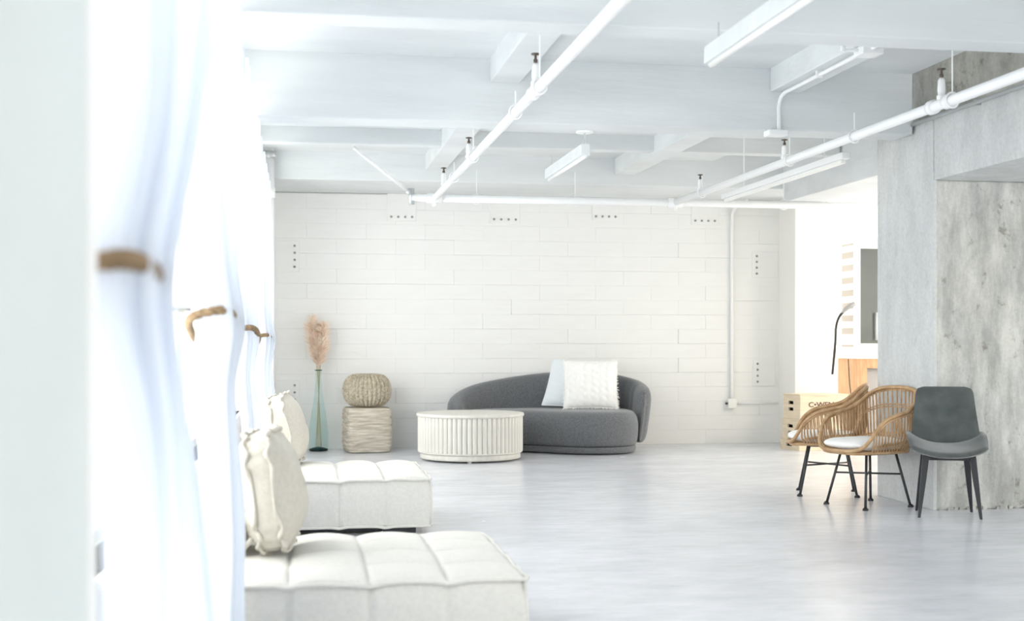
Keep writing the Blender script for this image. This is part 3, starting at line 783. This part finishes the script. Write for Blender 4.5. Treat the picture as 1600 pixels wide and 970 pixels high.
def kp(u, v):
    a = 2*math.pi*u; q = math.pi*(v-.5)
    cr = math.cos(q); sr = math.sin(q)
    r = .232*(abs(cr)**.66); z = .172+.172*math.copysign(abs(sr)**.9, sr)
    col = u*NCOL; fr = col-math.floor(col); row = v*24
    d = abs(fr-.5)*2
    st = abs(math.sin(math.pi*(row + (fr if fr < .5 else 1-fr)*1.4)))
    h = (.017*(1-d**2)+.010*st*(1-d*.5))*min(1, cr*2.2)
    r += h
    return (r*math.cos(a), r*math.sin(a), max(0.0, z+.4*h*sr))
MB().grid(kp, NCOL*10, 120, cu=True).build('knitted_cover', 'jute', t, True)
# vase
VX, VY = .205, 13.66
t = thing('glass_vase', 'tall aqua glass bottle vase holding pampas plumes', 'vase', (VX, VY, 0))
vp = [(.098, .004), (.102, .02), (.103, .10), (.100, .20), (.090, .30), (.074, .40), (.056, .50), (.042, .60), (.034, .70), (.030, .80), (.031, .835), (.036, .845), (.036, .852)]
g = MB(); nn = 40
for r, z in vp:
    for k in range(nn): a = 2*math.pi*k/nn; g.v.append((r*math.cos(a), r*math.sin(a), z))
for i in range(len(vp)-1):
    for k in range(nn): l = (k+1) % nn; g.f.append((i*nn+k, i*nn+l, (i+1)*nn+l, (i+1)*nn+k))
g.build('bottle', 'vglass', t, True)
MB().lathe([(.094, .002), (.099, .006), (.099, .022), (.06, .036), (.02, .045)], nn).build('thick_base', 'vbase', t, True)
MB().tube([(.034*math.cos(a), .034*math.sin(a), .852) for a in [2*math.pi*k/30 for k in range(30)]], .005, 8, closed=True).build('lip', 'vbase', t, True)
rg = random.Random(21)
for k in range(9):
    a = 2*math.pi*k/9+.3; sp_ = rg.uniform(.04, .085) if k else 0
    top = rg.uniform(1.22, 1.40); s = thing('pampas_stem', 'dried pampas stem with fluffy blush plume in the glass vase', 'dried grass', (VX, VY, .05), 0, 'pampas plumes in the vase')
    bx, by = .02*math.cos(a), .02*math.sin(a); tx, ty = sp_*math.cos(a), sp_*math.sin(a)*.8
    base = Vector((-bx*1.5, -by*1.5, 0)); neck = Vector((bx*.8, by*.8, .79)); tip = Vector((tx*1.25, ty, top-.05))
    pth = smoothpath([base, neck, (neck+tip)/2+Vector((tx*.15, ty*.15, 0)), tip], 8)
    MB().tube(pth, .0035, 5).build('stem', 'stem', s, True)
    g = MB(); cen = pth[9:]
    for q in range(560):
        f = rg.random(); i = min(int(f*(len(cen)-1)), len(cen)-2); p = cen[i].lerp(cen[i+1], f*(len(cen)-1)-i)
        ang = rg.uniform(0, 2*math.pi); L = (.050+.080*math.sin(math.pi*min(1, f*.62+.22)))*rg.uniform(.6, 1.1)
        d = Vector((math.cos(ang)*.72, math.sin(ang)*.72, rg.uniform(.5, 1.05))).normalized()
        e = p+d*L*.6+Vector((0, 0, .004)); e2 = p+d*L+Vector((math.cos(ang)*.010, math.sin(ang)*.010, -.016))
        wv = d.cross(Vector((rg.uniform(-1, 1), rg.uniform(-1, 1), rg.uniform(-1, 1)))).normalized()*.0026
        b = len(g.v); g.v += [tuple(p-wv*.6), tuple(p+wv*.6), tuple(e+wv), tuple(e-wv), tuple(e2)]
        g.f += [(b, b+1, b+2, b+3), (b+3, b+2, b+4)]
    pl_ = g.build('plume', 'pampas', s, True); pl_['kind'] = 'stuff'

# ================================================================== DARK UPHOLSTERED CHAIR
C = thing('dining_chair', 'dark grey-green upholstered chair with black tapered legs by the concrete wall', 'chair', (4.258, 7.94, 0), R(-22))
def shell(fn, nu, nv, th_, name, m, parent):
    # surface with thickness along its own normal
    P = [[Vector(fn(i/nu, j/nv)) for i in range(nu+1)] for j in range(nv+1)]
    def nrm(i, j):
        du = P[j][min(i+1, nu)]-P[j][max(i-1, 0)]; dv = P[min(j+1, nv)][i]-P[max(j-1, 0)][i]
        return du.cross(dv).normalized()
    g = MB(); U = nu+1
    rows = []
    for j in range(nv+1):
        for i in range(U):
            e = min(1, min(i, nu-i)/3, min(j, nv-j)/3); e = math.sqrt(max(0, 1-(1-e)**2))
            n_ = nrm(i, j); rows.append((P[j][i]+n_*th_*.5*e, P[j][i]-n_*th_*.5*e))
    g.v = [tuple(a) for a, b in rows]+[tuple(b) for a, b in rows]; o_ = len(rows)
    for j in range(nv):
        for i in range(nu):
            a, b, c_, d = j*U+i, j*U+i+1, (j+1)*U+i+1, (j+1)*U+i
            g.f.append((a, b, c_, d)); g.f.append((o_+d, o_+c_, o_+b, o_+a))
    return g.build(name, m, parent, True)
def backf(u, v):
    w_ = lerp(.232, .182, v**.8); a = 2*u-1
    cor = 1-.06*max(0, (v-.9)/.1)**2
    x = a*w_*cor
    z = .462+.385*v - .012*max(0, abs(a)-.8)/.2*sm((v-.85)/.15)
    y = .085+.075*v+.010*math.sin(math.pi*v) - .050*(abs(a)**2.4)*(1-.35*v)
    return (x, y, z)
shell(backf, 26, 26, .034, 'backrest', 'velvet', C)
def seatf(u, v):
    a = 2*u-1
    w_ = lerp(.238, .262, math.sin(math.pi*min(1, v*.6+.2)))
    y = lerp(-.235, .150, v) + .075*(abs(a)**2.2)*(1-v) - .015*(1-a*a)*(1-v)
    z = .442 - .040*(1-v)**2.2 + .012*v + (.092*abs(a)**2.3)*(.55+.45*sm(v*1.6))
    return (a*w_*(1-.03*abs(a)**6), y, z)
shell(seatf, 36, 28, .040, 'seat', 'velvet', C)
MB().box(-.15, .15, -.15, .12, .372, .402).build('seat_frame', 'black', C, bevel=.01)
def leg(x0, y0, x1, y1):
    g = MB(); b = 0
    for (x, y, z, a, d) in ((x0, y0, .405, .021, .017), ((x0*.55+x1*.45), (y0*.55+y1*.45), .22, .017, .014), (x1, y1, 0, .0085, .0085)):
        g.v += [(x-a, y-d, z), (x+a, y-d, z), (x+a, y+d, z), (x-a, y+d, z)]
    for i in range(2):
        for k in range(4): l = (k+1) % 4; g.f.append((i*4+l, i*4+k, (i+1)*4+k, (i+1)*4+l))
    g.f += [(0, 1, 2, 3), (11, 10, 9, 8)]
    return g.build('leg', 'black', C, bevel=.002, seg=1)
for sx in (-1, 1):
    leg(sx*.145, -.15, sx*.192, -.20); leg(sx*.135, .08, sx*.178, .155)

# ================================================================== RATTAN CHAIRS
def rattan(label, loc, rz):
    t = thing('rattan_armchair', label, 'chair', loc, rz, 'rattan armchairs'); t.scale = (.95, 1, 1)
    half = [(0, -.305, .398), (-.12, -.300, .400), (-.215, -.270, .420), (-.262, -.235, .475), (-.292, -.185, .560), (-.305, -.110, .622), (-.308, -.01, .652), (-.298, .090, .676), (-.275, .165, .725), (-.235, .225, .785), (-.150, .262, .818), (0, .275, .828)]
    top = smoothpath(half + [(-x, y, z) for x, y, z in half[-2:0:-1]], 6, True)
    MB().tube(top, .0135, 9, closed=True).build('rim', 'rattan', t, True)
    # doubled cane behind the rim
    top2 = [Vector((p.x*1.02, p.y*1.02+.002, p.z-.020)) for p in top]
    n = len(top)
    MB().tube(top2[int(n*.16):int(n*.84)], .0075, 7).build('inner_rim', 'rattan', t, True)
    bh_ = [(0, -.290, .385), (-.12, -.285, .385), (-.20, -.245, .388), (-.235, -.14, .39), (-.24, 0, .39), (-.225, .12, .39), (-.16, .20, .39), (0, .225, .39)]
    bot = smoothpath(bh_ + [(-x, y, z) for x, y, z in bh_[-2:0:-1]], 8, True)
    MB().tube(bot, .012, 8, closed=True).build('seat_ring', 'rattan', t, True)
    # canes between the ring and the rim
    def at(P, s_):
        q = s_*len(P); i = int(q) % len(P); return P[i].lerp(P[(i+1) % len(P)], q-int(q))
    NS = 52
    canes = []
    for k in range(NS):
        f = k/(NS-1); st = .165+.67*f; sb = .19+.62*f
        a, b = at(bot, sb), at(top, st); mid = (a+b)/2; o_ = Vector((mid.x, mid.y, 0)); o_ = o_.normalized() if o_.length else o_
        low = a.lerp(b, .33)+o_*.030; hi = a.lerp(b, .68)+o_*.018
        c_ = smoothpath([a, low, hi, b], 3); canes.append(c_)
        MB().tube(c_, .0060, 5).build('cane', 'rattan', t, True)
    for fr in (.22, .26, .66, .70):
        idx = range(NS) if fr < .5 else range(int(NS*.28), int(NS*.72)+1)
        pts = []
        for k in idx:
            c_ = canes[k]; q = fr*(len(c_)-1); i = int(q); pts.append(c_[i].lerp(c_[i+1], q-i)*1.0+Vector((0, 0, .002)))
        MB().tube(pts, .0050, 5).build('binding_cane', 'rattan', t, True)
    # woven seat under the cushion
    for k in range(15):
        x = -.21+.42*k/14; y1 = .20-.9*x*x*1.5; y0 = -.285+.6*x*x*1.5
        MB().tube([(x, y0, .388), (x, 0, .383), (x, y1, .388)], .006, 5).build('seat_cane', 'rattan', t, True)
    # cushion
    def cu(u, v):
        a = 2*math.pi*u; ca, sa = math.cos(a), math.sin(a); e = .62
        x = math.copysign(abs(ca)**e, ca)*.238; y = math.copysign(abs(sa)**e, sa)*.262-.045
        q = math.pi*(v-.5); cr = math.cos(q)**.42 if 0 < v < 1 else 0
        return (x*cr, y*cr-.0, .440+.040*math.sin(q)+.006*vn(x*9, y*9)*cr)
    MB().grid(cu, 60, 20, cu=True).build('seat_cushion', 'whitefab', t, True)
    # metal base
    L = [(-1, -1), (1, -1), (1, 1), (-1, 1)]
    for sx, sy in L:
        l_ = MB().tube([(sx*.135, sy*.135-.015, .372), (sx*.205, sy*.205-.015, .012)], .0095, 8).build('leg', 'dark', t, True)
        MB().lathe([(.020, 0), (.022, .006), (.018, .014), (.008, .022)], 12, sx*.207, sy*.207-.015).build('foot_cap', 'rubber', l_, True)
    for (a, b) in ((0, 2), (1, 3)):
        (ax, ay), (bx, by) = L[a], L[b]; s_ = .163
        MB().tube([(ax*s_, ay*s_-.015, .228), (bx*s_, by*s_-.015, .228)], .0065, 8).build('stretcher', 'dark', t, True)
    MB().tube([(-.135, -.15, .374), (.135, -.15, .374), (.135, .12, .374), (-.135, .12, .374)], .0095, 8, closed=True).build('base_frame', 'dark', t)
    return t
rattan('rattan armchair with white cushion, right beside the dark chair', (3.962, 8.470, 0), R(-72))
rattan('rattan armchair further back, half hidden behind the other rattan chair', (3.96, 9.16, 0), R(-111))

# ================================================================== WOODEN BOXES
def crate(label, z, h, w_, d, slots, rz, loc, text=False):
    t = thing('wooden_box', label, 'box', (loc[0], loc[1], z), rz, 'stacked wooden boxes')
    k = .016
    MB().box(-w_/2, w_/2, -d/2, -d/2+k, 0, h-k).build('side_panel', 'ply', t, bevel=.002, seg=1)
    MB().box(-w_/2, w_/2, d/2-k, d/2, 0, h-k).build('side_panel', 'ply', t, bevel=.002, seg=1)
    MB().box(-w_/2-.004, w_/2+.004, -d/2-.004, d/2+.004, h-k, h).build('lid', 'ply', t, bevel=.003, seg=1)
    MB().box(-w_/2+k, w_/2-k, -d/2+k, d/2-k, 0, k).build('bottom', 'ply', t)
    MB().box(w_/2-k, w_/2, -d/2+k, d/2-k, 0, h-k).build('end_panel', 'ply', t)
    g = MB(); x0, x1 = -w_/2, -w_/2+k; ya, yb = -d*.10, d*.18; zz = 0
    for s0, s1 in slots:
        g.box(x0, x1, -d/2+k, d/2-k, zz, s0); g.box(x0, x1, -d/2+k, ya, s0, s1); g.box(x0, x1, yb, d/2-k, s0, s1); zz = s1
    g.box(x0, x1, -d/2+k, d/2-k, zz, h-k); g.build('slotted_end', 'ply', t)
    MB().box(-w_/2+.05, -w_/2+.054, -d/2+k, d/2-k, k, h-k).build('slot_shade_sheet', 'rubber', t)  # black sheet standing in for the shade inside the hand slots
    if text:
        cu = bpy.data.curves.new('lettering', 'FONT'); cu.body = 'C\u2022WEN'; cu.size = .072; cu.extrude = .0008; cu.align_x = 'CENTER'; cu.offset = .0016
        o = bpy.data.objects.new('lettering', cu); COL.objects.link(o)
        dg = bpy.context.evaluated_depsgraph_get(); me = bpy.data.meshes.new_from_object(o.evaluated_get(dg)); bpy.data.objects.remove(o)
        me.materials.clear(); me.materials.append(M['ink'])
        o = bpy.data.objects.new('lettering', me); COL.objects.link(o); o.parent = t; o.location = (-.035, -d/2-.001, h*.50); o.rotation_euler = (R(90), 0, 0); o.scale = (1.25, 1, 1)
LB = (5.46, 13.02)
crate('low wooden box at the bottom of the stack', 0, .105, .60, .40, [(.04, .075)], R(8), LB)
crate('middle pale wooden box of the stack', .105, .225, .575, .39, [(.06, .095), (.13, .165)], R(7), (LB[0]+.005, LB[1]))
crate('top wooden box of the stack with dark lettering', .33, .265, .565, .38, [(.085, .12), (.155, .19)], R(6), (LB[0]+.01, LB[1]), True)

# ================================================================== CABINET, DISPLAY UNIT, LAMP IN THE BRIGHT ROOM
CX, CY = 6.36, 13.95
t = thing('oak_cabinet', 'warm oak cabinet in the bright room behind the rattan chairs', 'cabinet', (CX, CY, 0))
MB().box(0, .03, 0, .52, 0, .955).build('side_panel', 'oak', t, bevel=.003, seg=1)
MB().box(1.17, 1.20, 0, .52, 0, .955).build('side_panel', 'oak', t, bevel=.003, seg=1)
MB().box(.03, 1.17, .49, .52, 0, .955).build('back_panel', 'oak', t)
MB().box(.03, 1.17, .03, .49, .06, .09).build('bottom_shelf', 'oak', t)
fr = MB(); fr.box(.0, .125, -.02, 0, .0, .955); fr.box(.125, 1.2, -.02, 0, .845, .955); fr.build('front_frame', 'oak', t)
MB().box(.125, 1.17, .06, .075, .09, .845).build('recessed_panel', 'grille', t)
MB().box(-.03, 1.23, -.04, .54, .955, 1.07).build('worktop', 'cream', t, bevel=.006)
t = thing('display_unit', 'white display unit with dark glass door standing on the oak cabinet', 'cabinet', (CX, CY, 1.071))
MB().box(0, 1.1, .02, .48, 0, 1.30).build('body', 'plast', t, bevel=.006)
f = MB(); f.box(0, .05, 0, .02, 0, 1.30); f.box(.05, 1.1, 0, .02, 0, .06); f.box(.05, 1.1, 0, .02, 1.16, 1.30); f.build('door_frame', 'plast', t)
MB().box(.05, 1.1, .008, .02, .06, 1.16).build('door_glass', 'mirror', t)
MB().tube([(.235, -.03, .10), (.235, -.03, .42)], .014, 10).build('door_handle', 'steel', t, True)
for z in (.11, .40): MB().tube([(.235, -.03, z), (.235, .008, z)], .008, 8).build('handle_post', 'steel', t)
for k in range(9): MB().box(-.004, .004, .08, .40, .02+.148*k, .02+.148*k+(.075 if 0 < k < 8 else .025)).build('vent_slot', 'grille', t)
t = thing('gooseneck_lamp', 'black gooseneck lamp bending over behind the wooden boxes', 'lamp', (6.0, 13.75, 0))
MB().lathe([(.11, 0), (.11, .012), (.02, .02), (.014, .03)], 24).build('base', 'plast', t, True)
MB().tube([(-.02, 0, .02), (-.02, 0, .80)], .010, 8).build('pole', 'plast', t, True)
gp = smoothpath([(-.02, 0, .78), (.0, 0, .98), (.018, 0, 1.18), (.025, 0, 1.32), (.06, 0, 1.43), (.13, 0, 1.51)], 8)
MB().tube(gp, .016, 8).build('gooseneck', 'rubber', t, True)
MB().tube([(.09, 0, 1.475), (.14, 0, 1.525), (.20, 0, 1.565), (.245, 0, 1.585)], [.014, .026, .03, .026], 12).build('lamp_head', 'bolt', t, True)
t = thing('power_cord', 'thin dark cord hanging down beside the oak cabinet', 'cord', (6.33, 13.9, 0))
MB().tube(smoothpath([(-.09, .0, .95), (-.08, 0, .75), (-.06, 0, .55), (-.02, 0, .35), (.0, -.02, .15), (.02, -.03, .012), (.10, -.03, .01)], 6), .006, 6).build('cord', 'rubber', t, True)
t = thing('wall_outlet', 'white outlet plate on the bright wall behind the boxes', 'outlet', (6.72, 15.594, .72))
MB().box(-.07, .07, -.012, .006, 0, .24).build('face_plate', 'plast', t, bevel=.004)
for z in (.05, .11, .18): MB().lathe([(.012, 0), (.012, .004)], 8).build('socket', 'bolt', t, loc=(.0, -.012, z), rot=(R(90), 0, 0))
